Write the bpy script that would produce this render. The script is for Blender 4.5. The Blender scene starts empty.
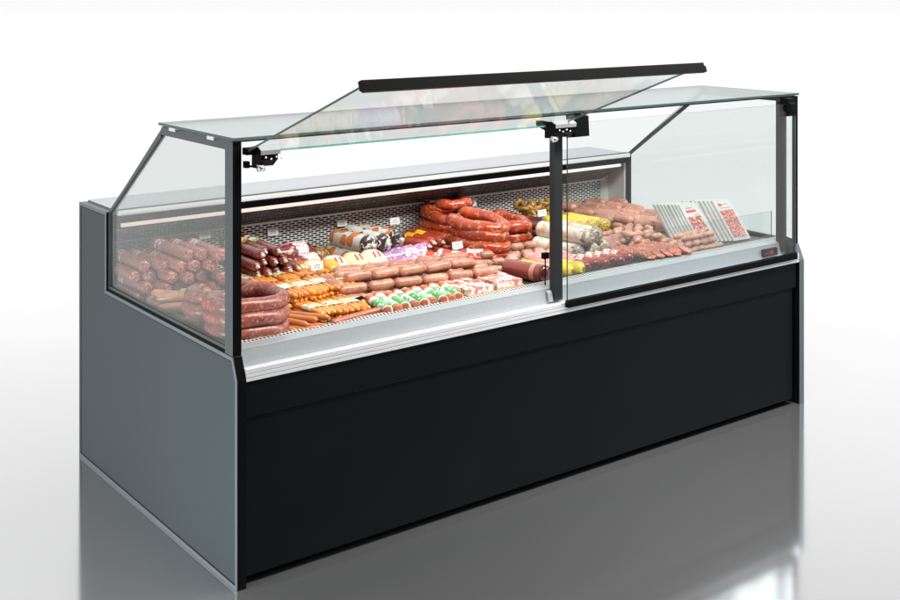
import bpy, bmesh, math, random
from mathutils import Vector, Matrix
random.seed(7)
sc = bpy.context.scene
col = sc.collection
R = math.radians

# ------------------------------------------------------------------ materials
def nt(name):
    m = bpy.data.materials.new(name); m.use_nodes = True
    t = m.node_tree; t.nodes.clear()
    out = t.nodes.new('ShaderNodeOutputMaterial')
    return m, t, out
def nd(t, kind, **kw):
    n = t.nodes.new(kind)
    for k, v in kw.items():
        if k.startswith('i_'): n.inputs[k[2:].replace('_', ' ')].default_value = v
        else: setattr(n, k, v)
    return n
def c4(c): return (c[0], c[1], c[2], 1)
def ramp(t, stops, interp='LINEAR'):
    n = t.nodes.new('ShaderNodeValToRGB'); e = n.color_ramp; e.interpolation = interp
    while len(e.elements) > 1: e.elements.remove(e.elements[-1])
    for i, (p, c) in enumerate(stops):
        el = e.elements[0] if i == 0 else e.elements.new(p)
        el.position = p; el.color = c4(c)
    return n
def mixc(t, fac, a, b, blend='MIX'):
    n = t.nodes.new('ShaderNodeMix'); n.data_type = 'RGBA'; n.blend_type = blend
    for i, v in ((0, fac), (6, a), (7, b)):
        if hasattr(v, 'is_linked'): t.links.new(v, n.inputs[i])
        elif i == 0: n.inputs[0].default_value = v
        else: n.inputs[i].default_value = c4(v)
    return n.outputs[2]
def math_(t, op, a, b=0.0, c=None):
    n = t.nodes.new('ShaderNodeMath'); n.operation = op
    for i, v in enumerate((a, b, c)):
        if v is None: continue
        if hasattr(v, 'is_linked'): t.links.new(v, n.inputs[i])
        else: n.inputs[i].default_value = v
    return n.outputs[0]
def bsdf(t, out, color, rough=.5, metal=0., coat=0., sss=0., spec=.5, bump=None, bstr=.2, bdist=.002):
    b = t.nodes.new('ShaderNodeBsdfPrincipled')
    def s(k, v):
        if hasattr(v, 'is_linked'): t.links.new(v, b.inputs[k])
        else: b.inputs[k].default_value = v
    s('Base Color', color if hasattr(color, 'is_linked') else c4(color))
    s('Roughness', rough); s('Metallic', metal); s('Coat Weight', coat); s('Specular IOR Level', spec)
    b.inputs['Coat Roughness'].default_value = .12
    if sss:
        b.inputs['Subsurface Weight'].default_value = sss
        b.inputs['Subsurface Scale'].default_value = .006
        b.inputs['Subsurface Radius'].default_value = (1, .35, .2)
    if bump is not None:
        bn = t.nodes.new('ShaderNodeBump'); bn.inputs['Strength'].default_value = bstr; bn.inputs['Distance'].default_value = bdist
        t.links.new(bump, bn.inputs['Height']); t.links.new(bn.outputs[0], b.inputs['Normal'])
    t.links.new(b.outputs[0], out.inputs[0])
    return b
def coords(t, loc=True):
    tc = t.nodes.new('ShaderNodeTexCoord')
    if not loc: return tc.outputs['Object']
    oi = t.nodes.new('ShaderNodeObjectInfo')
    mp = t.nodes.new('ShaderNodeVectorMath'); mp.operation = 'ADD'
    ml = t.nodes.new('ShaderNodeMath'); ml.operation = 'MULTIPLY'; ml.inputs[1].default_value = 7.3
    t.links.new(oi.outputs['Random'], ml.inputs[0])
    t.links.new(tc.outputs['Object'], mp.inputs[0]); t.links.new(ml.outputs[0], mp.inputs[1])
    return mp.outputs[0]
def noise(t, co, scale, detail=3, rough=.5):
    n = nd(t, 'ShaderNodeTexNoise'); n.inputs['Scale'].default_value = scale; n.inputs['Detail'].default_value = detail
    n.inputs['Roughness'].default_value = rough
    t.links.new(co, n.inputs['Vector']); return n.outputs['Fac']
def rnd_value(t, colr, lo=.8, hi=1.15):
    oi = t.nodes.new('ShaderNodeObjectInfo')
    mr = nd(t, 'ShaderNodeMapRange'); mr.inputs['To Min'].default_value = lo; mr.inputs['To Max'].default_value = hi
    t.links.new(oi.outputs['Random'], mr.inputs['Value'])
    h = t.nodes.new('ShaderNodeHueSaturation'); t.links.new(mr.outputs[0], h.inputs['Value']); t.links.new(colr, h.inputs['Color'])
    return h.outputs['Color']

def simple(name, color, rough=.5, metal=0., coat=0., grain=0., gscale=300, bstr=.15, spec=.5):
    m, t, out = nt(name); co = coords(t, False)
    n = noise(t, co, gscale, 4)
    r = ramp(t, [(.25, [c * (1 - grain) for c in color]), (.75, [min(1, c * (1 + grain)) for c in color])]); t.links.new(n, r.inputs[0])
    bsdf(t, out, r.outputs[0], rough, metal, coat, spec=spec, bump=n if grain else None, bstr=bstr, bdist=.0005)
    return m

def skin(name, base, dark, spot=None, sscale=220, sthr=.60, rough=.34, coat=.35, sss=.07, lo=.85, hi=1.12, bstr=.25, ends=None):
    """sausage casing: cloudy base, fat specks, fine wrinkling"""
    m, t, out = nt(name); co = coords(t)
    n1 = noise(t, co, 38, 4)
    r = ramp(t, [(.3, dark), (.68, base)]); t.links.new(n1, r.inputs[0])
    c = r.outputs[0]
    if spot:
        n2 = noise(t, co, sscale, 2, .4)
        rr = ramp(t, [(sthr - .04, (0, 0, 0)), (sthr + .03, (1, 1, 1))]); t.links.new(n2, rr.inputs[0])
        c = mixc(t, rr.outputs[0], c, spot)
    if ends:
        tc = t.nodes.new('ShaderNodeTexCoord'); sp = t.nodes.new('ShaderNodeSeparateXYZ'); t.links.new(tc.outputs['Object'], sp.inputs[0])
        f = math_(t, 'ABSOLUTE', sp.outputs['Y'])
        g = math_(t, 'GREATER_THAN', f, ends[0])
        c = mixc(t, g, c, ends[1])
    c = rnd_value(t, c, lo, hi)
    n3 = noise(t, co, 160, 5, .65)
    bsdf(t, out, c, rough, 0, coat, sss, bump=n3, bstr=bstr, bdist=.0016)
    return m

def banded(name, stops, length, spot=None, sscale=200, sthr=.6, marks=None, rough=.28, coat=.5, lo=.9, hi=1.1, slant=0., helix=False, wob=0.):
    """printed film: colour bands along the local Y axis, with print-like marks"""
    m, t, out = nt(name)
    tc = t.nodes.new('ShaderNodeTexCoord'); sp = t.nodes.new('ShaderNodeSeparateXYZ'); t.links.new(tc.outputs['Object'], sp.inputs[0])
    co = coords(t)
    y = math_(t, 'MULTIPLY_ADD', sp.outputs['Y'], 1.0 / length, .5)
    if slant: y = math_(t, 'MULTIPLY_ADD', sp.outputs['X'], slant / length, y)
    if wob:
        w = noise(t, co, 30, 2); w = math_(t, 'MULTIPLY_ADD', w, wob, -.5 * wob); y = math_(t, 'ADD', y, w)
    r = ramp(t, stops, 'CONSTANT'); t.links.new(y, r.inputs[0])
    c = r.outputs[0]
    if spot:
        n2 = noise(t, co, sscale, 2, .4)
        rr = ramp(t, [(sthr - .03, (0, 0, 0)), (sthr + .03, (1, 1, 1))]); t.links.new(n2, rr.inputs[0])
        c = mixc(t, rr.outputs[0], c, spot)
    if marks:
        mc, (y0, y1), sc1 = marks
        v = t.nodes.new('ShaderNodeVectorMath'); v.operation = 'MULTIPLY'; v.inputs[1].default_value = (1.0, .45, 1.0)
        t.links.new(co, v.inputs[0])
        n4 = noise(t, v.outputs[0], sc1, 2, .5)
        g = math_(t, 'GREATER_THAN', n4, .58)
        a = math_(t, 'GREATER_THAN', y, y0); b = math_(t, 'LESS_THAN', y, y1)
        g = math_(t, 'MULTIPLY', g, math_(t, 'MULTIPLY', a, b))
        c = mixc(t, g, c, mc)
    c = rnd_value(t, c, lo, hi)
    n3 = noise(t, co, 120, 4, .6)
    bsdf(t, out, c, rough, 0, coat, .05, bump=n3, bstr=.25, bdist=.0015)
    return m

def glass(name, tint, refl=0., gcol=(1, 1, 1), rough=.004, fmax=.9):
    """thin architectural glass: tinted see-through plus Schlick mirror on every face"""
    m, t, out = nt(name)
    lw = nd(t, 'ShaderNodeLayerWeight'); lw.inputs['Blend'].default_value = .5
    p = math_(t, 'POWER', lw.outputs['Facing'], 5.0)
    f = math_(t, 'MULTIPLY_ADD', p, fmax - refl, .035 + refl)
    co = coords(t, False); n = noise(t, co, 3.0, 2)
    tr = nd(t, 'ShaderNodeBsdfTransparent'); tr.inputs[0].default_value = c4(tint)
    gl = nd(t, 'ShaderNodeBsdfGlossy'); gl.inputs['Color'].default_value = c4(gcol)
    rg = math_(t, 'MULTIPLY_ADD', n, .012, rough); t.links.new(rg, gl.inputs['Roughness'])
    mx = t.nodes.new('ShaderNodeMixShader')
    t.links.new(f, mx.inputs[0]); t.links.new(tr.outputs[0], mx.inputs[1]); t.links.new(gl.outputs[0], mx.inputs[2])
    t.links.new(mx.outputs[0], out.inputs[0])
    return m
def emis(name, color, strength):
    m, t, out = nt(name); e = nd(t, 'ShaderNodeEmission'); e.inputs[0].default_value = c4(color); e.inputs[1].default_value = strength
    t.links.new(e.outputs[0], out.inputs[0]); return m
def slots(name, metal, dark, bw, rh, mortar, axes='XZ', offset=.5, xs=1.):
    """perforated sheet: dark slots in running bond, in metres"""
    m, t, out = nt(name); co = coords(t, False)
    sp = t.nodes.new('ShaderNodeSeparateXYZ'); t.links.new(co, sp.inputs[0])
    cb = t.nodes.new('ShaderNodeCombineXYZ'); t.links.new(math_(t, 'MULTIPLY', sp.outputs[axes[0]], xs), cb.inputs[0]); t.links.new(sp.outputs[axes[1]], cb.inputs[1])
    br = nd(t, 'ShaderNodeTexBrick'); br.offset = offset; br.squash = 1
    br.inputs['Scale'].default_value = 1; br.inputs['Mortar Size'].default_value = mortar; br.inputs['Mortar Smooth'].default_value = 0
    br.inputs['Brick Width'].default_value = bw; br.inputs['Row Height'].default_value = rh; br.inputs['Bias'].default_value = 0
    br.inputs['Color1'].default_value = c4(dark); br.inputs['Color2'].default_value = c4(dark); br.inputs['Mortar'].default_value = c4(metal)
    t.links.new(cb.outputs[0], br.inputs['Vector'])
    inv = math_(t, 'SUBTRACT', 1.0, br.outputs['Fac'])
    met = math_(t, 'MULTIPLY', br.outputs['Fac'], .25)
    b = bsdf(t, out, br.outputs['Color'], .35, met, bump=br.outputs['Fac'], bstr=.6, bdist=.002)
    sp2 = math_(t, 'MULTIPLY', br.outputs['Fac'], .5); t.links.new(sp2, b.inputs['Specular IOR Level'])
    return m

M = {}
M['side'] = None
def flake(name, c0, c1, rough, metal, spec=.5):
    m, t, out = nt(name); co = coords(t, False)
    n = noise(t, co, 420, 3, .7); n2 = noise(t, co, 2.0, 2)
    r = ramp(t, [(.33, c0), (.67, c1)]); t.links.new(n, r.inputs[0])
    c = mixc(t, math_(t, 'MULTIPLY', n2, .18), r.outputs[0], (.02, .025, .03))
    bsdf(t, out, c, rough, metal, 0., spec=spec, bump=n, bstr=.06, bdist=.0004); return m
M['side'] = flake('panel_paint_lit', (.009, .0145, .0185), (.048, .066, .074), .46, .2, .3)  # case paint made lighter: the bright reflection is put into its colour
M['trim_grey'] = simple('edge_grey', (.10, .122, .13), .4, .3, grain=.06)
M['charcoal'] = flake('panel_paint_shaded', (.0012, .0018, .0025), (.0030, .0042, .0056), .42, .0, .055)  # same case paint made darker: the dim reflection is put into its colour
M['black'] = simple('black_paint', (.0022, .0026, .0028), .42, grain=.1, spec=.05)
M['post'] = simple('graphite_post', (.022, .025, .027), .4, .3, grain=.05, spec=.3)
M['frame'] = simple('frame_grey', (.050, .062, .065), .4, .35, grain=.05)
M['alu'] = simple('brushed_aluminium', (.80, .81, .84), .33, .55, grain=.04, gscale=60)
M['groove'] = simple('dark_groove', (.28, .29, .32), .5)
M['steel'] = simple('stainless_light', (.40, .43, .465), .36, .45, grain=.04, gscale=90)
M['white_steel'] = simple('white_steel', (.78, .79, .80), .35, .1, grain=.02)
M['worktop'] = simple('worktop', (.33, .355, .385), .25, .1, grain=.03)
M['deckmat'] = simple('deck_steel', (.13, .13, .13), .4, .5, grain=.05)
M['wallslots'] = slots('slotted_back', (.80, .78, .76), (.006, .006, .006), .0131, .0082, .0016, xs=.40)
M['grille'] = slots('intake_grille', (.70, .70, .70), (.006, .006, .006), .0125, .0165, .0026, 'XY')
M['chrome'] = simple('satin_silver', (.72, .73, .74), .22, .9)
M['liner'] = simple('liner_beige', (.62, .60, .575), .4, .1, grain=.02)
m, t, out = nt('honeycomb'); co = coords(t, False)
vm = t.nodes.new('ShaderNodeVectorMath'); vm.operation = 'MULTIPLY'; vm.inputs[1].default_value = (1, 0, .85); t.links.new(co, vm.inputs[0])
vo = nd(t, 'ShaderNodeTexVoronoi'); vo.inputs['Scale'].default_value = 68; vo.inputs['Randomness'].default_value = .25
t.links.new(vm.outputs[0], vo.inputs['Vector'])
r = ramp(t, [(.0, (.62, .52, .46)), (.20, (.34, .27, .24)), (.30, (.030, .024, .022)), (1, (.022, .018, .016))]); t.links.new(vo.outputs['Distance'], r.inputs[0])
bsdf(t, out, r.outputs[0], .5); M['honey'] = m
M['led'] = emis('led_diffuser', (1.0, .78, .70), 1.15)
M['led_cool'] = emis('led_diffuser_neutral', (1.0, .94, .91), 1.2)
M['glass_side'] = glass('side_glass', (.845, .865, .857), .032, (.88, .91, .90))
M['glass_end'] = glass('end_glass', (.925, .945, .938), -.015)
M['glass_front'] = glass('front_glass', (.94, .957, .953), .008)
M['glass_roof'] = glass('roof_glass', (.80, .83, .83), .02, (.80, .83, .83))
M['glass_open'] = glass('raised_glass', (.875, .90, .895), .02, (.92, .94, .94), .03, .17)
M['edge'] = simple('glass_edge_green', (.05, .18, .15), .2)
M['edge_dark'] = simple('glass_edge_dark', (.02, .05, .045), .2)
M['red_led'] = emis('red_display', (1.0, .05, .03), .55)

# food
M['sal'] = skin('grainy_salami', (.42, .085, .055), (.26, .04, .026), (.70, .34, .26), 230, .56, .35)
M['sal_band'] = banded('salami_band', [(0, (.75, .70, .66)), (.42, (.55, .08, .06)), (.58, (.78, .74, .70))], .05, marks=((.5, .1, .08), (0, 1), 160))
M['thin'] = skin('burgundy_salami', (.22, .03, .018), (.10, .012, .010), (.40, .12, .08), 260, .62, .22, .6)
M['thin_band'] = banded('burgundy_band', [(0, (.25, .55, .10)), (.3, (.8, .78, .62)), (.55, (.12, .2, .5)), (.75, (.82, .70, .2))], .10, marks=((.6, .06, .05), (0, 1), 130))
M['clip'] = simple('casing_clip', (.75, .70, .66), .35)
M['wiener'] = skin('pale_wiener', (.68, .33, .19), (.55, .22, .12), None, rough=.3)
M['tag_green'] = banded('green_tag', [(0, (.75, .78, .6)), (.5, (.2, .55, .15))], .03, marks=((.1, .4, .08), (0, 1), 190))
M['mauve'] = skin('mauve_sausage', (.34, .095, .066), (.19, .038, .03), (.44, .17, .12), 120, .60, .36, .25)
M['frank'] = skin('orange_frankfurter', (.90, .37, .065), (.78, .23, .03), None, rough=.25, coat=.6)
M['franklab'] = banded('pale_label', [(0, (.85, .66, .28)), (.12, (.88, .80, .58)), (.88, (.85, .66, .28))], .06, marks=((.35, .16, .06), (.1, .9), 190), coat=.3)
M['frank_loose'] = skin('tan_frankfurter', (.62, .24, .075), (.50, .155, .045), None, rough=.3)
M['stick'] = skin('red_brown_stick', (.45, .12, .045), (.33, .075, .03), None, rough=.32)
M['marble'] = skin('marbled_meat', (.34, .055, .05), (.16, .018, .02), (.70, .42, .38), 60, .60, .25, .6)
M['wraplab'] = banded('white_wrap_label', [(0, (.82, .74, .74))], .08, marks=((.45, .3, .32), (0, 1), 140))
M['brown'] = skin('netted_roll', (.34, .15, .04), (.12, .04, .012), (.62, .45, .2), 120, .60, .4)
M['circles'] = None
m, t, out = nt('orange_circle_film'); co = coords(t)
vo = nd(t, 'ShaderNodeTexVoronoi'); vo.inputs['Scale'].default_value = 25; vo.inputs['Randomness'].default_value = .45
t.links.new(co, vo.inputs['Vector'])
g = math_(t, 'LESS_THAN', vo.outputs['Distance'], .44); g2 = math_(t, 'LESS_THAN', vo.outputs['Distance'], .50)
pick = nd(t, 'ShaderNodeSeparateColor'); t.links.new(vo.outputs['Color'], pick.inputs[0])
hot = math_(t, 'GREATER_THAN', pick.outputs[0], .28)
c = mixc(t, g2, (.78, .74, .70), (.10, .07, .06)); c = mixc(t, g, c, (.80, .24, .05)); 
c = mixc(t, math_(t, 'MULTIPLY', hot, 1.0), (.80, .76, .72), c)
sp = t.nodes.new('ShaderNodeSeparateXYZ'); tc = t.nodes.new('ShaderNodeTexCoord'); t.links.new(tc.outputs['Object'], sp.inputs[0])
scr = noise(t, co, 75, 2); inkc = ramp(t, [(.5, (.04, .03, .03)), (.56, (.72, .66, .60))], 'CONSTANT'); t.links.new(scr, inkc.inputs[0])
ft = math_(t, 'LESS_THAN', sp.outputs['Y'], -.085); c = mixc(t, ft, c, inkc.outputs[0])
bsdf(t, out, c, .3, 0, .4, bump=noise(t, co, 90, 4), bstr=.3); M['circles'] = m
M['pale'] = banded('pale_wrapped', [(0, (.80, .60, .38))], 1, marks=None)
M['pale2'] = banded('pale_pink_wrapped', [(0, (.84, .68, .52))], 1)
M['redmark'] = simple('red_stripe_print', (.55, .04, .03), .4)
M['yellow_cheese'] = skin('yellow_cheese', (.86, .50, .06), (.78, .38, .04), None, rough=.3)
M['nug'] = skin('small_orange_sausage', (.62, .20, .06), (.42, .09, .03), None, rough=.3)
M['fat'] = skin('fat_pink_sausage', (.56, .27, .18), (.37, .125, .085), (.66, .40, .29), 320, .60, .36, .3)
M['purple'] = banded('purple_film', [(0, (.62, .30, .55)), (.25, (.50, .22, .48)), (.5, (.85, .78, .82)), (.62, (.55, .26, .52))], .13, marks=((.8, .7, .8), (0, 1), 120), slant=.3)
M['redy'] = banded('red_yellow_chub', [(0, (.42, .045, .02)), (.50, (.85, .62, .03)), (.74, (.40, .04, .02))], .2, spot=(.55, .12, .05), sscale=150, sthr=.62)
M['redw'] = banded('red_white_chub', [(0, (.55, .06, .03)), (.22, (.82, .74, .72)), (.62, (.58, .07, .04)), (.85, (.80, .7, .68))], .14, marks=((.6, .06, .05), (.2, .62), 110))
M['ring'] = skin('red_ring_sausage', (.56, .085, .026), (.36, .034, .012), (.70, .27, .12), 75, .62, .26, .6, lo=.88, hi=1.1)
M['green'] = banded('green_striped_chub', [(0, (.40, .10, .05)), (.05, (.74, .62, .52)), (.09, (.06, .33, .08)), (.36, (.10, .42, .12)), (.56, (.80, .78, .72)), (.70, (.58, .16, .07)), (.90, (.78, .6, .5))], .16, marks=((.70, .80, .68), (.12, .55), 120), slant=.5)
M['green2'] = banded('pale_green_chub', [(0, (.44, .13, .07)), (.11, (.40, .66, .46)), (.32, (.70, .80, .72)), (.52, (.30, .60, .40)), (.68, (.82, .76, .68)), (.84, (.60, .15, .07))], .16, marks=((.05, .25, .09), (.15, .6), 130), slant=.5)
M['bacon'] = skin('pink_marbled_slices', (.62, .22, .20), (.52, .11, .10), (.86, .68, .64), 48, .47, .25, .5)
M['bacon_edge'] = simple('tan_tray', (.62, .34, .12), .4, grain=.2, gscale=160)
M['link'] = skin('pale_cocktail_link', (.60, .32, .23), (.38, .16, .11), (.62, .40, .31), 300, .62, .35, .3)
M['bolog'] = banded('maroon_bologna', [(0, (.10, .015, .012)), (.10, (.27, .035, .025)), (.22, (.62, .25, .19)), (.32, (.27, .035, .025)), (.93, (.12, .02, .015))], .2, rough=.22, coat=.7)
M['yel'] = banded('yellow_film', [(0, (.62, .42, .05)), (.10, (.86, .62, .05)), (.9, (.55, .36, .03))], .2, marks=((.12, .08, .02), (-.2, .14), 210))
M['yel2'] = banded('yellow_chub_dark_end', [(0, (.26, .10, .05)), (.055, (.86, .66, .03)), (.92, (.30, .08, .05))], .2)
M['cut'] = skin('pink_cut_face', (.66, .26, .22), (.52, .16, .14), (.78, .48, .42), 120, .58, .28, .5)
M['curly'] = skin('golden_dried', (.40, .20, .03), (.16, .06, .01), (.55, .33, .06), 120, .58, .35, .4, bstr=.7)
M['dried'] = skin('dark_dried_sausage', (.17, .028, .03), (.07, .012, .014), (.30, .10, .10), 170, .60, .4, .2, bstr=.7)
M['wht'] = banded('white_orange_chub', [(0, (.30, .26, .22)), (.11, (.78, .70, .62)), (.55, (.82, .42, .16)), (.62, (.80, .74, .66)), (.93, (.4, .3, .25))], .25, marks=((.10, .07, .06), (-.2, .16), 120), spot=(.80, .50, .30), sscale=50, sthr=.60)
M['ham'] = skin('grey_pink_ham', (.46, .24, .20), (.38, .17, .15), None, rough=.4)
M['slab'] = skin('red_speckled_salami', (.44, .070, .036), (.33, .04, .022), (.72, .36, .20), 190, .57, .25, .5)
M['peach'] = skin('peach_sausage', (.68, .33, .23), (.48, .18, .115), (.72, .42, .31), 330, .62, .34, .35, lo=.72, hi=1.08)
M['film'] = simple('white_film_pack', (.46, .48, .475), .2, coat=.5, grain=.05, gscale=50)
M['packred'] = simple('red_pack_label', (.55, .05, .05), .3)
M['packink'] = simple('grey_print', (.20, .20, .20), .4)
M['window'] = skin('sliced_meat_window', (.30, .05, .045), (.17, .018, .018), (.72, .42, .36), 170, .56, .25, .6)
M['window2'] = skin('red_sliced_window', (.38, .075, .06), (.26, .04, .035), (.62, .30, .25), 150, .55, .25, .6)
M['card'] = simple('price_card', (.86, .85, .84), .4, grain=.03)
M['ink'] = simple('faded_grey_print', (.36, .34, .34), .5)
M['stem'] = simple('grey_stem', (.22, .20, .20), .4)

# ------------------------------------------------------------------ mesh helpers
def finish(name, bm, mats, smooth=False, bevel=0.):
    if bevel:
        bmesh.ops.bevel(bm, geom=[e for e in bm.edges if len(e.link_faces) == 2 and e.calc_face_angle(0) > .5], offset=bevel, segments=2, affect='EDGES', profile=.5)
    bmesh.ops.recalc_face_normals(bm, faces=bm.faces)
    me = bpy.data.meshes.new(name); bm.to_mesh(me); bm.free()
    for k in (mats if isinstance(mats, (list, tuple)) else [mats]): me.materials.append(M[k])
    if smooth:
        for p in me.polygons: p.use_smooth = True
    return me
def link(name, me, parent=None, loc=(0, 0, 0), rot=(0, 0, 0), scale=None):
    o = bpy.data.objects.new(name, me); col.objects.link(o)
    o.location = loc; o.rotation_euler = rot
    if scale: o.scale = scale
    if parent: o.parent = parent
    return o
def box(bm, a, b, mi=0):
    x0, y0, z0 = a; x1, y1, z1 = b
    v = [bm.verts.new(p) for p in ((x0, y0, z0), (x1, y0, z0), (x1, y1, z0), (x0, y1, z0), (x0, y0, z1), (x1, y0, z1), (x1, y1, z1), (x0, y1, z1))]
    for f in ((0, 3, 2, 1), (4, 5, 6, 7), (0, 1, 5, 4), (1, 2, 6, 5), (2, 3, 7, 6), (3, 0, 4, 7)):
        bm.faces.new([v[i] for i in f]).material_index = mi
def prism(bm, poly, x0, x1, mi=0):
    """polygon in the y-z plane swept along x"""
    a = [bm.verts.new((x0, y, z)) for y, z in poly]; b = [bm.verts.new((x1, y, z)) for y, z in poly]
    fs = [bm.faces.new(a), bm.faces.new(b[::-1])]
    n = len(poly)
    for i in range(n): fs.append(bm.faces.new((a[i], b[i], b[(i + 1) % n], a[(i + 1) % n])))
    for f in fs: f.material_index = mi
    return fs
def box_me(name, a, b, mat, bevel=0.):
    bm = bmesh.new(); box(bm, a, b); return finish(name, bm, mat, bevel=bevel)
def prism_me(name, poly, x0, x1, mat, bevel=0.):
    bm = bmesh.new(); prism(bm, poly, x0, x1); return finish(name, bm, mat, bevel=bevel)
def frames(pts, closed=False):
    n = len(pts); T = []
    for i in range(n):
        a = pts[(i - 1) % n] if (closed or i) else pts[0]; b = pts[(i + 1) % n] if (closed or i < n - 1) else pts[-1]
        T.append((b - a).normalized())
    up = Vector((0, 0, 1))
    if abs(T[0].dot(up)) > .9: up = Vector((1, 0, 0))
    N = []; u = (up - T[0] * up.dot(T[0])).normalized()
    for tt in T:
        u = (u - tt * u.dot(tt)).normalized(); N.append(u)
    return T, N
def tube(bm, pts, rad, seg=14, closed=False, mi=0, cap=True, flat=1.0):
    pts = [Vector(p) for p in pts]; T, N = frames(pts, closed); rings = []
    for i, p in enumerate(pts):
        r = rad[i] if isinstance(rad, (list, tuple)) else rad
        b = T[i].cross(N[i])
        rings.append([bm.verts.new(p + (N[i] * math.sin(a) * flat + b * math.cos(a)) * r) for a in (2 * math.pi * k / seg for k in range(seg))])
    n = len(rings)
    for i in range(n if closed else n - 1):
        A, B = rings[i], rings[(i + 1) % n]
        for k in range(seg):
            bm.faces.new((A[k], A[(k + 1) % seg], B[(k + 1) % seg], B[k])).material_index = mi
    if not closed and cap:
        bm.faces.new(rings[0][::-1]).material_index = mi; bm.faces.new(rings[-1]).material_index = mi
def sausage_pts(L, r, bend=0., n=22, endp=.8, nub=.0, lump=.04, seed=0, flatend=False):
    rg = random.Random(seed); pts, rad = [], []
    ph = [rg.uniform(0, 6.28) for _ in range(3)]
    el = r * (endp if not flatend else .30)
    ts = []
    for i in range(7): ts.append(el * (1 - math.cos(math.pi / 2 * i / 6)))
    for i in range(1, n): ts.append(el + (L - 2 * el) * i / n)
    for i in range(7): ts.append(L - el * (1 - math.cos(math.pi / 2 * (6 - i) / 6)))
    if nub: ts = [-nub] + ts + [L + nub]
    for s in ts:
        d = min(s, L - s)
        if d < 0: rr = r * .16
        elif d < el:
            q = 1 - d / el
            rr = r * max(.17, math.sqrt(max(0, 1 - q ** 2)))
        else: rr = r
        u = s / L - .5
        rr *= 1 + lump * (math.sin(u * 9 + ph[0]) * .5 + math.sin(u * 21 + ph[1]) * .3)
        if bend:
            a = u * bend; rb = L / bend
            pts.append((rb * (1 - math.cos(a)) - rb * (1 - math.cos(bend / 2)) * .5, rb * math.sin(a), 0))
        else: pts.append((lump * r * .8 * math.sin(u * 7 + ph[2]), u * L, 0))
        rad.append(rr)
    return pts, rad
def sausage_me(name, L, r, mat, bend=0., seed=0, nub=.004, lump=.04, flatend=False, endp=.9, seg=14):
    bm = bmesh.new(); p, q = sausage_pts(L, r, bend, nub=nub, lump=lump, seed=seed, flatend=flatend, endp=endp)
    tube(bm, p, q, seg); return finish(name, bm, mat, True)
def sleeve_me(name, y0, y1, r, mat, a0=0., a1=360., n=16, center=True):
    """paper label wrapped part-way round a chub"""
    bm = bmesh.new(); rows = []; yc = (y0 + y1) / 2
    for k in range(n + 1):
        a = R(a0 + (a1 - a0) * k / n)
        rows.append([bm.verts.new((r * math.cos(a), y, r * math.sin(a))) for y in (y0 - yc, y1 - yc)])
    for k in range(n): bm.faces.new((rows[k][0], rows[k][1], rows[k + 1][1], rows[k + 1][0]))
    return finish(name, bm, mat, True), (0, yc, 0)
ORD = ['first', 'second', 'third', 'fourth', 'fifth', 'sixth', 'seventh', 'eighth', 'ninth', 'tenth', 'eleventh', 'twelfth']
def tag(o, label, cat, group=None):
    o['label'] = label; o['category'] = cat
    if group: o['group'] = group
    return o
def dz(y): return .636 + .035 * (y - .13)
J = lambda a: random.uniform(-a, a)

# ------------------------------------------------------------------ setting
bm = bmesh.new(); s = 3000
vs = [bm.verts.new(p) for p in ((-s, -s, 0), (s, -s, 0), (s, s, 0), (-s, s, 0))]; bm.faces.new(vs)
m, t, out = nt('glossy_white_floor'); co = coords(t, False); n = noise(t, co, 1.3, 3)
d = nd(t, 'ShaderNodeBsdfDiffuse'); d.inputs[0].default_value = (.86, .88, .92, 1)
lw = nd(t, 'ShaderNodeLayerWeight'); lw.inputs['Blend'].default_value = .5          # polished floor: Fresnel, weaker when looked down on
gr = ramp(t, [(.52, (.50, .50, .505)), (.62, (.66, .66, .665)), (.72, (.84, .84, .845)), (.80, (.98, .98, .98)), (1, (1, 1, 1))]); t.links.new(lw.outputs['Facing'], gr.inputs[0])
g = nd(t, 'ShaderNodeBsdfGlossy'); t.links.new(gr.outputs[0], g.inputs[0])
rg = math_(t, 'MULTIPLY_ADD', n, .05, .065); t.links.new(rg, g.inputs['Roughness'])
mx = t.nodes.new('ShaderNodeMixShader'); mx.inputs[0].default_value = .93
t.links.new(d.outputs[0], mx.inputs[1]); t.links.new(g.outputs[0], mx.inputs[2]); t.links.new(mx.outputs[0], out.inputs[0])
M['floor'] = m
fl = link('floor', finish('floor', bm, 'floor')); fl['kind'] = 'structure'

# ------------------------------------------------------------------ the display case
L_, D_ = 2.49, 1.209
ZG, ZT, ZB, YF, YT, YG = .631, 1.222, .894, .028, .516, .955
case = bpy.data.objects.new('display_case', None); col.objects.link(case)
tag(case, 'long charcoal refrigerated glass deli display case filled with sausages', 'display case')
def part(name, me, parent=case): return link(name, me, parent)
side_poly = [(0, 0), (0, .57), (YF - .002, ZG), (YG, ZG), (YG, ZB), (D_, ZB), (D_, 0)]
def inset(poly, d):
    n = len(poly); outp = []
    for i in range(n):
        p0, p1, p2 = Vector(poly[i - 1]), Vector(poly[i]), Vector(poly[(i + 1) % n])
        e1 = (p1 - p0).normalized(); e2 = (p2 - p1).normalized()
        n1 = Vector((e1.y, -e1.x)); n2 = Vector((e2.y, -e2.x))
        k = (n1 + n2); k = k / max(.3, k.dot(n1)) if k.length > 1e-6 else n1
        outp.append(tuple(p1 + k * d))
    return outp
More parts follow.
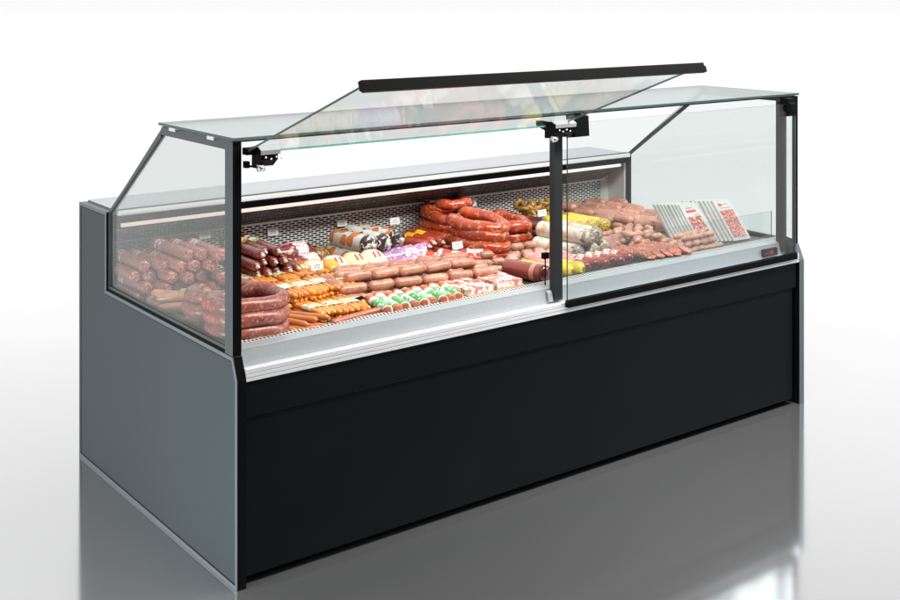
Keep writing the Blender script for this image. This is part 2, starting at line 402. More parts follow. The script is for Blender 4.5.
for x0, x1, xo in ((0.0, .027, -1), (L_ - .027, L_, 1)):
    bm = bmesh.new(); fs = prism(bm, side_poly, x0, x1)
    bm.normal_update()
    bmesh.ops.recalc_face_normals(bm, faces=bm.faces)
    for f in bm.faces:
        if f.normal.y < -.3: f.material_index = 1
        elif f.normal.z > .5: f.material_index = 2
        if xo > 0 and f.normal.x < -.5: f.material_index = 1
        if xo > 0 and f.normal.y < -.3: f.material_index = 2  # front edges black at left, grey at right: reflected light set as colour
    sp_ = part('side_panel', finish('side_panel', bm, ['side', 'black', 'trim_grey']))
    # raised border strip that runs round the outer face
    bm = bmesh.new(); ins = inset(side_poly, .011); a = side_poly; n = len(a)
    xa = x0 - .0018 if xo < 0 else x1 + .0018; xb = x0 + .0005 if xo < 0 else x1 - .0005
    for i in range(n):
        j = (i + 1) % n
        q = [a[i], a[j], ins[j], ins[i]]
        va = [bm.verts.new((xa, *p)) for p in q]; vb = [bm.verts.new((xb, *p)) for p in q]
        bm.faces.new(va); bm.faces.new(vb[::-1])
        for k in range(4): bm.faces.new((va[k], vb[k], vb[(k + 1) % 4], va[(k + 1) % 4]))
    part('border_strip', finish('border_strip', bm, 'trim_grey'), sp_)
    bm = bmesh.new(); a = inset(side_poly, .0112); ins = inset(side_poly, .0142); xa = x0 - .0006 if xo < 0 else x1 + .0006
    for i in range(n):
        j = (i + 1) % n; bm.faces.new([bm.verts.new((xa, *p)) for p in (a[i], a[j], ins[j], ins[i])])
    part('border_shade_line', finish('border_shade_line', bm, 'black'), sp_)  # flat black line, painted shade of the gap inside the border
x0, x1 = .0275, L_ - .0275
part('front_panel', box_me('front_panel', (x0, .016, .025), (x1 - .025, .07, .462), 'charcoal'))
part('bumper', prism_me('bumper', [(.008, .467), (.008, .561), (.012, .5635), (.055, .5635), (.055, .463), (.012, .463)], x0, x1 - .012, 'charcoal'))
part('plinth', box_me('plinth', (x0 + .01, .12, .001), (x1 - .01, D_ - .08, .025), 'black'))
part('rear_panel', box_me('rear_panel', (x0, D_ - .03, .026), (x1, D_ - .004, ZB - .022), 'charcoal'))
# aluminium ledge with two grooves
bm = bmesh.new()
prism(bm, [(.001, .565), (.001, .573), (.004, .5745), (.001, .576), (.001, .584), (.0035, .5855), (.001, .587), (.002, .598), (.005, .6), (.042, .5935), (.05, .5935), (.05, .565)], x0, x1)
ledge = part('ledge', finish('ledge', bm, 'alu'))
bm = bmesh.new()
for z in (.5745, .5855): box(bm, (x0 + .001, .0022, z - .0010), (x1 - .001, .0038, z + .0010))
part('groove_line', finish('groove_line', bm, 'groove'), ledge)
bm = bmesh.new()
prism(bm, [(.0425, .594), (.0535, .636), (.0535, .640), (.057, .6415), (.083, .6475), (.083, .640), (.062, .635), (.06, .594)], x0, x1)
part('riser', finish('riser', bm, 'steel'))
gp = [(.0832, .6480), (.1165, .6475), (.1165, .640), (.0832, .640)]
part('intake_grille', prism_me('intake_grille', gp, x0, x1, 'grille'))
part('deck', prism_me('deck', [(.117, .6355), (.117, .60), (1.064, .58), (1.064, .6028)], x0, x1, 'deckmat'))
YW = 1.06
part('back_wall', box_me('back_wall', (x0, YW, .604), (2.425, YW + .006, .7635), 'wallslots'))
bm = bmesh.new(); box(bm, (x0, YW - .006, .764), (2.425, YW - .001, .771)); part('wall_lip', finish('wall_lip', bm, 'white_steel'))
part('air_duct', prism_me('air_duct', [(.902, .847), (YW - .003, .7715), (YW + .02, .7715), (YW + .02, .847)], x0, 2.40, 'honey'))
part('lamp_strip', box_me('lamp_strip', (x0 + .005, .9005, .8485), (1.26, .912, .8600), 'led'))
part('lamp_strip', box_me('lamp_strip', (1.262, .9005, .8485), (2.375, .912, .8600), 'led_cool'))
bm = bmesh.new(); box(bm, (x0, .904, .861), (2.445, .92, .8725)); box(bm, (x0, .906, .8735), (2.445, .92, .884))
part('rail', finish('rail', bm, 'black'))
part('worktop_edge', box_me('worktop_edge', (x0, .918, .8842), (2.452, .934, .8995), 'white_steel'))
bm = bmesh.new(); box(bm, (x0, .9345, .884), (x1, D_ - .006, .9), 0); box(bm, (x0, .930, .8997), (2.452, .936, .904), 1)
part('worktop', finish('worktop', bm, ['worktop', 'trim_grey']))
# beige end liner at the far end of the well
bm = bmesh.new(); prism(bm, [(.957, .60), (.957, .884), (1.10, .884), (1.10, .60)], 2.452, x1 - .001); box(bm, (2.4005, 1.058, .6), (2.4515, 1.083, .884))
part('end_liner', finish('end_liner', bm, 'liner'))

def pane_me(name, poly, x0, x1, gmat, emat):
    bm = bmesh.new(); prism(bm, poly, x0, x1)
    bmesh.ops.recalc_face_normals(bm, faces=bm.faces)
    for f in bm.faces: f.material_index = 0 if abs(f.normal.x) > .9 else 1
    return finish(name, bm, [gmat, emat])
gpoly = [(YF + .004, ZG + .004), (YF + .004, ZT), (YT, ZT), (YG - .003, ZB + .004), (YG - .003, ZG + .004)]
for xg, gm in ((.010, 'glass_side'), (L_ - .017, 'glass_end')):
    sg = part('side_glass', pane_me('side_glass', gpoly, xg, xg + .007, gm, 'edge_dark'))
    left = xg < 1; a, b = (.0, .0265) if left else (L_ - .0265, L_)
    bm = bmesh.new()
    if left:
        prism(bm, [(YF, ZG + .001), (YF, ZT - .001), (YF + .047, ZT - .001), (YF + .047, ZG + .001)], a, b)
        bmesh.ops.recalc_face_normals(bm, faces=bm.faces)
        for f in bm.faces: f.material_index = 1 if f.normal.y < -.5 else 0
    else:
        prism(bm, [(YF, ZG + .001), (YF, ZT - .001), (YF + .008, ZT - .001), (YF + .008, ZG + .001)], a, b, 1)
    part('corner_post', finish('corner_post', bm, ['frame', 'black']), sg)
    bm = bmesh.new(); ys = YF + (.0475 if left else .009)
    prism(bm, [(ys, ZT - .026), (ys, ZT - .001), (YT - .004, ZT - .001), (YT + .012, ZT - .022), (YT, ZT - .026)], a + .004, b - .004)
    part('top_rail', finish('top_rail', bm, 'frame' if left else 'post'), sg)
    bm = bmesh.new(); w = .013
    sl = Vector((YG - YT, ZB - ZT)).normalized(); nn = Vector((sl.y, -sl.x))   # inwards
    p0, p1 = Vector((YT + .013, ZT - .022)), Vector((YG, ZB))
    if nn.x > 0: nn = -nn
    prism(bm, [tuple(p0), tuple(p1), tuple(p1 + Vector((-w, -.004))), tuple(p0 + nn * w)], a + .006, b - .006, 0)
    prism(bm, [(YG - .001, ZB - .001), (YG - .001, ZG + .002), (YG - w, ZG + .002), (YG - w, ZB - .004)], a + .006, b - .006, 0)
    part('slanted_rail', finish('slanted_rail', bm, 'frame' if left else 'post'), sg)
    bm = bmesh.new(); prism(bm, [(ys, ZG + .0015), (ys, ZG + .006), (YG - w - .001, ZG + .006), (YG - w - .001, ZG + .0015)], a + .003, b - .003)
    prism(bm, [(ys, ZG + .0065), (ys, ZG + .016), (YG - w - .001, ZG + .016), (YG - w - .001, ZG + .0065)], a + .006, b - .006, 1)
    part('bottom_gasket', finish('bottom_gasket', bm, ['black', 'frame']), sg)
    for yy in (.425, .165): part('glass_clamp', box_me('glass_clamp', (a - .0015, yy - .022, ZT - .007), (a + .024, yy + .022, ZT + .0025), 'chrome', .0015), sg)
# posts
part('middle_post', box_me('middle_post', (1.187, .030, .6015), (1.222, .056, 1.2), 'post', .0015))
part('end_post', box_me('end_post', (2.403, .030, .605), (2.420, .068, 1.205), 'post', .0015))
part('post_foot', prism_me('post_foot', [(.02, .602), (.02, .63), (.034, .652), (.075, .66), (.075, .602)], 2.4205, 2.4615, 'black', .003))
# roof glass
bm = bmesh.new(); box(bm, (0.0, YF - .006, ZT + .003), (L_, YT + .012, ZT + .011))
bm.normal_update()
for f in bm.faces: f.material_index = 0 if abs(f.normal.z) > .5 else 1
roof = part('roof_glass', finish('roof_glass', bm, ['glass_roof', 'edge_dark']))
bm = bmesh.new(); box(bm, (.0, YF - .009, ZT - .001), (L_ - .03, YF + .006, ZT + .0025)); part('front_trim', finish('front_trim', bm, 'black'), roof)
# raised and lowered front panes
def slab_yz(name, p, q, th, x0, x1, gm, em):
    p, q = Vector(p), Vector(q); d = (q - p).normalized(); nn = Vector((-d.y, d.x)) * th / 2
    bm = bmesh.new(); prism(bm, [tuple(p + nn), tuple(q + nn), tuple(q - nn), tuple(p - nn)], x0, x1)
    bm.normal_update()
    for f in bm.faces:
        c = Vector((f.normal.y, f.normal.z)); f.material_index = 0 if abs(c.dot(nn.normalized())) > .9 else 2 if abs(f.normal.x) > .9 else 1
    return finish(name, bm, [gm, em, 'edge_dark'])
ang = math.atan2(.225, .61)
dirv = Vector((-math.cos(ang), math.sin(ang))); H0 = Vector((.022, 1.190))
op = part('raised_front_glass', slab_yz('raised_front_glass', H0, H0 + dirv * .645, .006, .032, 1.200, 'glass_open', 'edge'))
def along(base, u, v): return tuple(base + dirv * u + Vector((-dirv.y, dirv.x)) * v)
bm = bmesh.new()
prism(bm, [along(H0, .630, -.013), along(H0, .630, .011), along(H0, .646, .011), along(H0, .646, -.013)], .026, 1.226, 0)
prism(bm, [along(H0, .6465, .001), along(H0, .6465, .019), along(H0, .661, .019), along(H0, .661, .001)], .020, 1.214, 0)
part('handle_profile', finish('handle_profile', bm, 'black', bevel=.002), op)
cl = part('closed_front_glass', slab_yz('closed_front_glass', (-.006, .596), (-.006, 1.197), .006, 1.210, 2.428, 'glass_front', 'edge_dark'))
bm = bmesh.new(); box(bm, (1.207, -.0155, .584), (2.431, -.0095, .607)); box(bm, (1.207, -.0025, .584), (2.431, .0002, .607)); box(bm, (1.208, -.0094, .584), (2.43, -.0026, .5955)); box(bm, (1.209, -.0165, .5875), (2.429, -.0156, .590))
part('bottom_profile', finish('bottom_profile', bm, 'black', bevel=.0015), cl)
# hinges
def hinge(xa, plate, cap, block, knob=True):
    bm = bmesh.new()
    prism(bm, [(.028, 1.205), (-.012, 1.207), (-.030, 1.198), (-.026, 1.172), (.0, 1.152), (.028, 1.150)], xa, xa + plate)
    h = part('hinge', finish('hinge', bm, 'black', bevel=.0025))
    if cap:
        bm = bmesh.new()
        prism(bm, [(.012, 1.2085), (-.014, 1.2105), (-.036, 1.200), (-.034, 1.188), (-.0315, 1.1882), (-.0318, 1.199), (-.012, 1.2075), (.012, 1.2060)], xa - .004, xa + cap)
        part('hinge_cover', finish('hinge_cover', bm, 'chrome', bevel=.001), h)
    if block:
        bm = bmesh.new(); prism(bm, [(-.012, 1.218), (-.016, 1.150), (.028, 1.144), (.028, 1.220)], block[0], block[1])
        part('damper_housing', finish('damper_housing', bm, 'black', bevel=.003), h)
    if knob:
        bm = bmesh.new(); tube(bm, [(xa - .002, -.012, 1.150), (xa + .016, -.012, 1.150)], .010, 16)
        part('hinge_pin', finish('hinge_pin', bm, 'chrome', True), h)
        bm = bmesh.new()
        for k in range(4): tube(bm, [(xa + .012 + .016 * k, -.0305, 1.180 - .005 * (k % 2)), (xa + .012 + .016 * k, -.0335, 1.180 - .005 * (k % 2))], .0028, 8)
        part('hinge_screw', finish('hinge_screw', bm, 'chrome', True), h)
    return h
h = hinge(.058, .052, .056, None)
bm = bmesh.new(); box(bm, (.028, .0, 1.186), (.058, .026, 1.205)); box(bm, (.028, .004, 1.150), (.040, .022, 1.168)); tube(bm, [(.036, .012, 1.156), (.062, -.008, 1.150)], .003, 8)
part('hinge_arm', finish('hinge_arm', bm, 'black', bevel=.001), h)
h = hinge(1.140, .095, .085, (1.236, 1.302))
bm = bmesh.new(); prism(bm, [(.10, 1.185), (.09, 1.18), (.03, 1.165), (.03, 1.2), (.10, 1.2)], 1.165, 1.186); part('hinge_arm', finish('hinge_arm', bm, 'black'), h)
h = hinge(2.372, .030, 0, (2.376, 2.420), False)
# thermometer with a red read-out
bm = bmesh.new(); prism(bm, [(.0355, .600), (.0355, .626), (.046, .629), (.044, .600)], 2.285, 2.372); th = part('thermometer', finish('thermometer', bm, 'black', bevel=.002))
bm = bmesh.new()
box(bm, (2.322, .0343, .608), (2.344, .0352, .6105)); box(bm, (2.322, .0343, .6135), (2.344, .0352, .616)); box(bm, (2.322, .0343, .619), (2.344, .0352, .6215))
for xx in (2.322, 2.331, 2.341): box(bm, (xx, .0340, .608), (xx + .003, .0351, .6215))
part('display', finish('display', bm, 'red_led'), th)
bm = bmesh.new()
for k in range(3): box(bm, (2.293 + .008 * k, .0345, .611), (2.298 + .008 * k, .0355, .6155))
part('button', finish('button', bm, 'trim_grey'), th)
# low glass guard and its catch
bm = bmesh.new(); box(bm, (1.245, .118, .6505), (2.442, .122, .752)); bm.normal_update()
for f in bm.faces: f.material_index = 0 if abs(f.normal.y) > .5 else 1
part('glass_guard', finish('glass_guard', bm, ['glass_front', 'edge_dark']))
bm = bmesh.new(); tube(bm, [(1.187, .078, .644), (1.187, .078, .735)], .0022, 8); box(bm, (1.176, .072, .735), (1.200, .086, .755)); part('catch_rod', finish('catch_rod', bm, 'black'))
bm = bmesh.new(); prism(bm, [(.033, .601), (.040, .630), (.047, .636), (.041, .601)], 1.166, 1.184); part('riser_end', finish('riser_end', bm, 'steel', bevel=.002))

# ------------------------------------------------------------------ food: placing helper
def base(y): return .636 - .035 * (y - .13)          # top of the sloping deck
def put(name, me, loc, label, cat, group=None, rot=(0, 0, 0), kids=(), scale=None, raw=False):
    if not raw:   # the plan below is drafted for a shallower well: spread it over the real deck depth
        x, y, z = loc; k = 1 + .083 * (y - .13); h = z - dz(y)
        x = x + (k - 1) * (x + 1.5); y = y + (k - 1) * (y + 2.94)
        loc = (x, y, base(y) + h * k); sc_ = scale or (1, 1, 1); scale = tuple(k * q for q in sc_)
    if cat in ('sausage', 'salami', 'chub'):
        scale = scale or (1, 1, 1); scale = (scale[0] * (1 + J(.03)), scale[1] * (1 + J(.06)), scale[2] * (1 + J(.03)))
    o = link(name, me, None, loc, rot, scale); tag(o, label, cat, group)
    for k in kids:
        nm, kme, kl = k[:3]
        c = link(nm, kme, o, kl, k[3] if len(k) > 3 else (0, 0, 0))
    return o

# A  grainy salami chubs by the left glass: hexagonal stack, axes front to back
r = .0200; SA = [sausage_me('salami', .235 + .015 * i, r, 'sal', seed=i, nub=.003, endp=.45, lump=.03) for i in range(3)]
bandA = sleeve_me('label_band', .045, .085, r * 1.045, 'sal_band', 0, 360, 20)
rows = [(.042, 7, 'bottom'), (.063, 6, 'second'), (.042, 6, 'third'), (.063, 5, 'fourth'), (.168, 3, 'top')]
for ri, (xs, n, rn) in enumerate(rows):
    for i in range(n):
        x = xs + i * .0425; yc = .915 - .95 * (x - .05) + J(.016) - .010 * (3 - ri)
        put('salami', SA[(i + ri) % 3], (x, yc, base(yc) + .0195 + ri * .0355),
            '%s grainy salami from the left in the %s layer beside the side glass' % (ORD[i], rn), 'salami', 'grainy salami stacked by the left side glass',
            (R(J(1.5)), R(J(180)), R(J(2.5))), [('label_band',) + bandA] if ri >= 2 or i % 2 == 0 else (), raw=True)
# thin burgundy salami behind the corner post
r = .0172; SB = [sausage_me('thin_salami', .27, r, 'thin', seed=i + 10, nub=0, endp=.8) for i in range(3)]
bandB = sleeve_me('label_band', .0, .09, r * 1.05, 'thin_band', 0, 360, 18)
bm = bmesh.new(); tube(bm, [(0, -.1345, 0), (0, -.139, 0), (0, -.146, 0)], [.0075, .005, .0035], 8); clipB = finish('clip', bm, 'clip', True)
for ri, (xs, n) in enumerate(((.330, 5), (.347, 5), (.330, 5), (.320, 4), (.340, 3))):
    for i in range(n):
        put('thin_salami', SB[(i + ri) % 3], (xs + i * .0355 - .02, .61 + J(.012) - .006 * (4 - ri), dz(.6) + r + ri * .031),
            '%s thin burgundy salami from the left in layer %s of its stack' % (ORD[i], ('one', 'two', 'three', 'four', 'five')[ri]), 'salami', 'thin burgundy salami stacked behind the corner post',
            (R(J(1.2)), R(180 * J(1)), R(J(2))), ([('label_band',) + bandB] if ri >= 3 else []) + [('clip', clipB, (0, 0, 0))])
# B  pale folded wieners with green tags
bmw = [sausage_me('wiener', .225, .0155, 'wiener', bend=b, seed=20 + i, nub=.003, endp=1.1) for i, b in enumerate((1.0, .8, 1.2))]
tagg = sleeve_me('paper_tag', -.014, .014, .0170, 'tag_green', 0, 360, 16)
for i, (x, y, z, rz, w) in enumerate(((.145, .70, .018, 70, 'rearmost'), (.140, .655, .019, 64, 'second'), (.135, .61, .018, 68, 'third'), (.130, .565, .019, 62, 'fourth'), (.132, .585, .049, 65, 'foremost of the raised'), (.140, .645, .050, 68, 'topmost'))):
    o = put('wiener', bmw[i % 3], (x, y, base(y) + z - .003), '%s of the pale bent wieners beside the left side glass' % w, 'sausage', 'pale wieners by the left glass', (0, R(J(25)), R(rz)), (), raw=True)
    if i in (3, 5, 0): link('paper_tag', tagg[0], o, (bmw[0].vertices and ((-.006) if i else -.006), .0, 0))
# mauve rings in the near corner
def loop_me(name, ax, ay, r, mat, seed, sag=.0, gap=.5, tilt=0):
    rg = random.Random(seed); bm = bmesh.new(); pts, rad = [], []
    n = 46; a0 = R(90 + gap * 20); a1 = R(450 - gap * 20)
    for i in range(n + 1):
        a = a0 + (a1 - a0) * i / n
        e = 2.6
        cx, sx = math.cos(a), math.sin(a)
        x = ax * math.copysign(abs(cx) ** (2 / e), cx); y = ay * math.copysign(abs(sx) ** (2 / e), sx)
        pts.append((x, y, tilt * x + sag * math.sin(2 * a + rg.uniform(0, .2)) + .002 * math.sin(5 * a + seed)))
        d = min(i, n - i) / 3.0
        rad.append(r * (min(1, .25 + .75 * math.sqrt(min(1, d)))) * (1 + .025 * math.sin(7 * a + seed) + .02 * math.sin(13 * a)))
    tube(bm, pts, rad, 16); return finish(name, bm, mat, True)
RM = [loop_me('mauve_ring', .098 + .004 * i, .095 - .004 * i, .0225, 'mauve', i + 3, .003, .6) for i in range(3)]
for i in range(3):
    put('sausage_ring', RM[i], (.142 + J(.006), .212 + J(.006), base(.2) + .0215 + i * .0385), 'mauve thick sausage ring in the near corner stack, %s of three' % ('bottom', 'middle', 'top')[i], 'sausage', 'mauve rings stacked in the near corner', (R(J(2)), R(J(2)), R(J(8))), raw=True)
for i in range(3):
    put('sausage_ring', RM[(i + 1) % 3], (.145 + J(.006), .395 + J(.006), base(.4) + .0195 + i * .036), 'mauve thick sausage ring behind the near corner stack, %s of three' % ('bottom', 'middle', 'top')[i], 'sausage', 'mauve rings behind the near corner stack', (R(J(2)), R(J(2)), R(J(8))), scale=(.95, .82, .92), raw=True)
# C  frankfurter packs
def frank_pack(seed):
    bm = bmesh.new(); rg = random.Random(seed)
    for k in range(3):
        for j in range(2):
            p, q = sausage_pts(.165 + rg.uniform(-.006, .006), .0098, 0, 8, seed=seed * 9 + k * 2 + j, lump=.02)
            tube(bm, [(a + (k - 1) * .0185 + rg.uniform(-.0008, .0008), b + rg.uniform(-.005, .005), c + j * .0165) for a, b, c in p], q, 9)
    return finish('frankfurter_pack', bm, 'frank', True)
FP = [frank_pack(i) for i in range(3)]
bm = bmesh.new(); prof = []
for sx in (-.0292, -.0265, -.0185, -.0095, 0, .0095, .0185, .0265, .0292): prof.append((sx, .0272 if abs(sx) < .02 else .0255 if abs(sx) < .028 else .018))
vr = [[bm.verts.new((x, y, z)) for x, z in prof] for y in (-.026, .026)]
for k in range(len(prof) - 1): bm.faces.new((vr[0][k], vr[0][k + 1], vr[1][k + 1], vr[1][k]))
labC = finish('paper_label', bm, 'franklab', True)
tiers = [('back', 5, .272, .063, .505, 2), ('middle', 4, .335, .063, .345, 2), ('front', 3, .372, .0605, .222, 1)]
for tn, n, xs, dx, yy, nl in tiers:
    for l in range(nl):
        for i in range(n):
            lay = ('lower' if l == 0 else 'upper') if nl == 2 else 'single'
            x = xs + dx * i + (.006 if l else 0) + J(.003)
            y = yy + .012 * i * (-1 if tn == 'front' else .6) + J(.008) - (.012 if l else 0)
            put('frankfurter_pack', FP[(i + l) % 3], (x, y, dz(yy) + .0105 + l * .0345), '%s orange frankfurter pack from the left, %s layer of the %s row' % (ORD[i], lay, tn), 'frankfurters', 'orange frankfurter packs with pale labels', (R(2 if l else 0), R(J(3)), R(3 + J(6))), [('paper_label', labC, (0, J(.008), 0))])
FLo = [sausage_me('frankfurter', .21 + .02 * i, .0095, 'frank_loose', bend=.25 + .2 * i, seed=40 + i, nub=.003, endp=1.2) for i in range(3)]
for i, (x, y, z, rz) in enumerate(((.215, .12, .012, 12), (.236, .112, .012, 14), (.257, .108, .012, 12), (.279, .104, .012, 16), (.300, .106, .013, 12), (.225, .125, .028, 20), (.268, .12, .029, 26), (.295, .125, .030, 30))):
    put('frankfurter', FLo[i % 3], (x, y + .082, dz(y) + z - .001), '%s loose tan frankfurter counted from the near corner rings' % ORD[i], 'frankfurter', 'loose tan frankfurters at the front edge', (0, R(J(20)), R(rz)))
stk = sausage_me('sausage_stick', .235, .0105, 'stick', bend=.12, seed=51, nub=.004)
put('sausage_stick', stk, (.478, .128, dz(.13) + .012), 'long red-brown sausage stick lying along the front grille', 'sausage', None, (0, 0, R(-80)))
put('sausage_stick', stk, (.60, .255, dz(.25) + .011), 'short red-brown sausage stick mostly hidden under the striped chubs', 'sausage', None, (0, 0, R(-76)))
# D  marbled dark meat under white labels
MD = sausage_me('marbled_meat', .17, .038, 'marble', seed=60, nub=.004, lump=.12, endp=.8); labD = sleeve_me('wrap_label', -.018, .052, .0408, 'wraplab', -10, 190, 14)
for i, (x, y, z, w) in enumerate(((.585, .745, .036, 'upper rear'), (.585, .665, .032, 'lower front'), (.515, .80, .03, 'half hidden rear'))):
    put('marbled_meat', MD, (x, y, dz(y) + z + (.022 if i == 0 else 0)), '%s dark marbled meat piece with a white wrap label' % w, 'cured meat', 'marbled meat pieces', (0, R(10 * i), R(-90 + 6 * i)), [('wrap_label',) + labD])
# E  brown netted rolls
MR = sausage_me('smoked_roll', .10, .036, 'brown', seed=63, lump=.15)
put('smoked_roll', MR, (.700, .745, dz(.74) + .03), 'dark brown netted smoked roll beside the marbled meat', 'smoked meat', 'brown netted rolls', (0, 0, R(-60)))
put('smoked_roll', MR, (.745, .60, dz(.6) + .026), 'brown netted smoked roll in front of the orange-circle chubs', 'smoked meat', 'brown netted rolls', (0, R(50), R(-75)), scale=(.8, .9, .8))
nug = sausage_me('small_sausage', .05, .011, 'nug', bend=.4, seed=64)
for i in range(12):
    put('small_sausage', nug, (.60 + .02 * (i % 6) + J(.006), .60 + .03 * (i // 6) + J(.01), dz(.6) + .012 + .004 * (i % 3)), 'small orange sausage in the loose heap before the marbled meat', 'sausage', 'small orange sausages in a loose heap', (R(J(10)), 0, R(J(90))))
# F  white chubs printed with orange circles
r = .033; CF = [sausage_me('printed_chub', .24, r, 'circles', seed=70 + i, endp=.5, lump=.03) for i in range(2)]
bm = bmesh.new(); tube(bm, [(0, -.116, 0), (0, -.121, 0), (0, -.128, 0), (0, -.132, 0)], [.012, .006, .008, .009], 10); gather = finish('gathered_end', bm, 'clip', True)
for i, (x, y, l) in enumerate(((.785, .690, 0), (.838, .70, 0), (.903, .71, 0), (.800, .675, 1), (.868, .69, 1), (.935, .70, 1))):
    put('printed_chub', CF[i % 2], (x, y, dz(y) + r + l * .056 - .001), '%s white chub with orange circles from the left, %s layer' % (ORD[i % 3], ('lower', 'upper')[l]), 'chub', 'white chubs printed with orange circles', (R(J(2)), R(J(180)), R(J(3) + 4)), [('gathered_end', gather, (0, 0, 0))])
# G  pale wrapped rounds with twin red stripes
def pillow_me(name, a, b, h, mat):
    bm = bmesh.new(); bmesh.ops.create_uvsphere(bm, u_segments=24, v_segments=14, radius=1)
    for v in bm.verts:
        f = 1 + .05 * math.sin(5 * v.co.x + 3 * v.co.y)
        v.co = Vector((math.copysign(abs(v.co.x) ** .75, v.co.x) * a * f, math.copysign(abs(v.co.y) ** .75, v.co.y) * b * f, v.co.z * h))
    return finish(name, bm, mat, True)
PG = [pillow_me('wrapped_round', .048, .044, .028, 'pale'), pillow_me('wrapped_round', .048, .044, .028, 'pale2')]
bm = bmesh.new()
for k in (-1, 1):
    q = [(.010 * k - .004, -.016), (.010 * k + .003, -.016), (.010 * k + .008, .012), (.010 * k + .001, .012)]
    def zz(x, y): return .028 * math.sqrt(max(0, 1 - (abs(x) / .048) ** 2.6 - (abs(y) / .044) ** 2.6)) + .0016
    bm.faces.new([bm.verts.new((x, y - .006, zz(x, y - .006))) for x, y in q])
stripeG = finish('red_stripes', bm, 'redmark')
for i, (x, y, z) in enumerate(((.565, .545, .045), (.645, .545, .05), (.725, .545, .05), (.80, .545, .05), (.60, .60, .03))):
    put('wrapped_round', PG[i % 2], (x, y, dz(y) + z), '%s pale wrapped round with two red stripes, counting from the orange packs' % ORD[i], 'packaged meat', 'pale wrapped rounds with red stripes', (R(24), 0, R(J(10))), [('red_stripes', stripeG, (0, 0, 0))])
YC = pillow_me('cheese_piece', .028, .034, .022, 'yellow_cheese')
for i, (x, y, z, w) in enumerate(((.575, .475, .03, 'left'), (.625, .46, .03, 'middle'), (.60, .50, .062, 'upper'), (.655, .48, .03, 'right'))):
    put('cheese_piece', YC, (x, y, dz(y) + z), '%s piece of yellow cheese beside the fat pink sausages' % w, 'cheese', 'yellow cheese pieces', (R(10), 0, R(J(40))))
# H  fat pink links in long rows
HF = [sausage_me('fat_sausage', .099, .0170, 'fat', bend=.30 - .14 * i, seed=80 + i, endp=1.0, nub=.005, lump=.05) for i in range(4)]
def hrow(y0, z, n, xs, name, dx=.0985):
    for i in range(n):
        x = xs + i * dx; y = y0 - .035 * i * .35 + J(.005)
        put('fat_sausage', HF[(i + int(z * 1000)) % 4], (x, y, dz(y) + z + J(.002)), '%s fat pink sausage from the left in the %s row of links' % (ORD[i], name), 'sausage', 'fat pink sausages in linked rows', (R(J(6)), R(J(180)), R(-90 - 7 + J(7))))
hrow(.265, .017, 6, .545, 'lowest front'); hrow(.302, .017, 6, .54, 'lowest second'); hrow(.340, .017, 6, .545, 'lowest third'); hrow(.378, .017, 6, .55, 'lowest rear')
hrow(.280, .047, 6, .550, 'raised front'); hrow(.320, .048, 6, .535, 'raised second'); hrow(.360, .048, 6, .555, 'raised third'); hrow(.400, .048, 5, .60, 'raised rear')
hrow(.302, .076, 5, .580, 'top front'); hrow(.345, .077, 5, .570, 'top second'); hrow(.388, .074, 5, .60, 'top rear')
bulb = sausage_me('fat_sausage', .07, .0195, 'fat', seed=85, nub=.004)
for i, (x, y, z) in enumerate(((.498, .30, .02), (.492, .345, .02), (.497, .31, .058), (.50, .355, .06))):
    put('fat_sausage', bulb, (x, y, dz(y) + z), 'short fat pink sausage end-on beside the orange packs, %s of four' % ('lower front', 'lower rear', 'upper front', 'upper rear')[i], 'sausage', 'short fat pink sausages at the row ends', (0, 0, R(15 + J(10))))
# I  purple packs
def slab_me(name, a, b, h, mat, bevel=.004, puff=0):
    bm = bmesh.new(); box(bm, (-a, -b, 0), (a, b, h)); 
    return finish(name, bm, mat, bevel=bevel)
PU = slab_me('purple_pack', .030, .062, .028, 'purple', .008)
for i in range(4):
    put('purple_pack', PU, (.868 + .047 * i, .585 - .012 * i, dz(.59) + .012 + .004 * i), '%s purple and white film pack from the left behind the fat sausages' % ORD[i], 'packaged meat', 'purple film packs', (R(14), R(-14), R(-28 + J(6))))
# J  red chubs with yellow bands
r = .0225; JC = [sausage_me('red_chub', .20, r, 'redy', seed=90 + i, nub=0, endp=1.0) for i in range(2)]
bm = bmesh.new(); tube(bm, [(0, -.099, 0), (0, -.104, 0), (0, -.112, 0)], [.010, .005, .004], 8); clipJ = finish('clip', bm, 'clip', True)
for i, (x, y, l) in enumerate(((1.005, .645, 0), (1.052, .645, 0), (1.099, .65, 0), (1.028, .66, 1), (1.076, .67, 1), (1.123, .675, 1))):
    put('red_chub', JC[i % 2], (x, y, dz(y) + r + l * .0385), 'red chub with a yellow band, %s in the %s layer beside the rings' % (('left', 'middle', 'right')[i % 3], ('bottom', 'top')[l]), 'chub', 'red chubs with yellow bands', (R(J(3)), R(J(40)), R(8 + J(5))), [('clip', clipJ, (0, 0, 0))])
# K  red and white wrapped chubs
KC = sausage_me('wrapped_chub', .14, .020, 'redw', seed=95, nub=.004)
for i in range(7):
    put('wrapped_chub', KC, (1.005 + .035 * i, .485 - .004 * i, dz(.5) + .024 + .010 * (i % 2)), '%s red and white wrapped chub from the left before the ring stacks' % ORD[i], 'chub', 'red and white wrapped chubs', (R(8), R(J(120)), R(38 + J(10))))
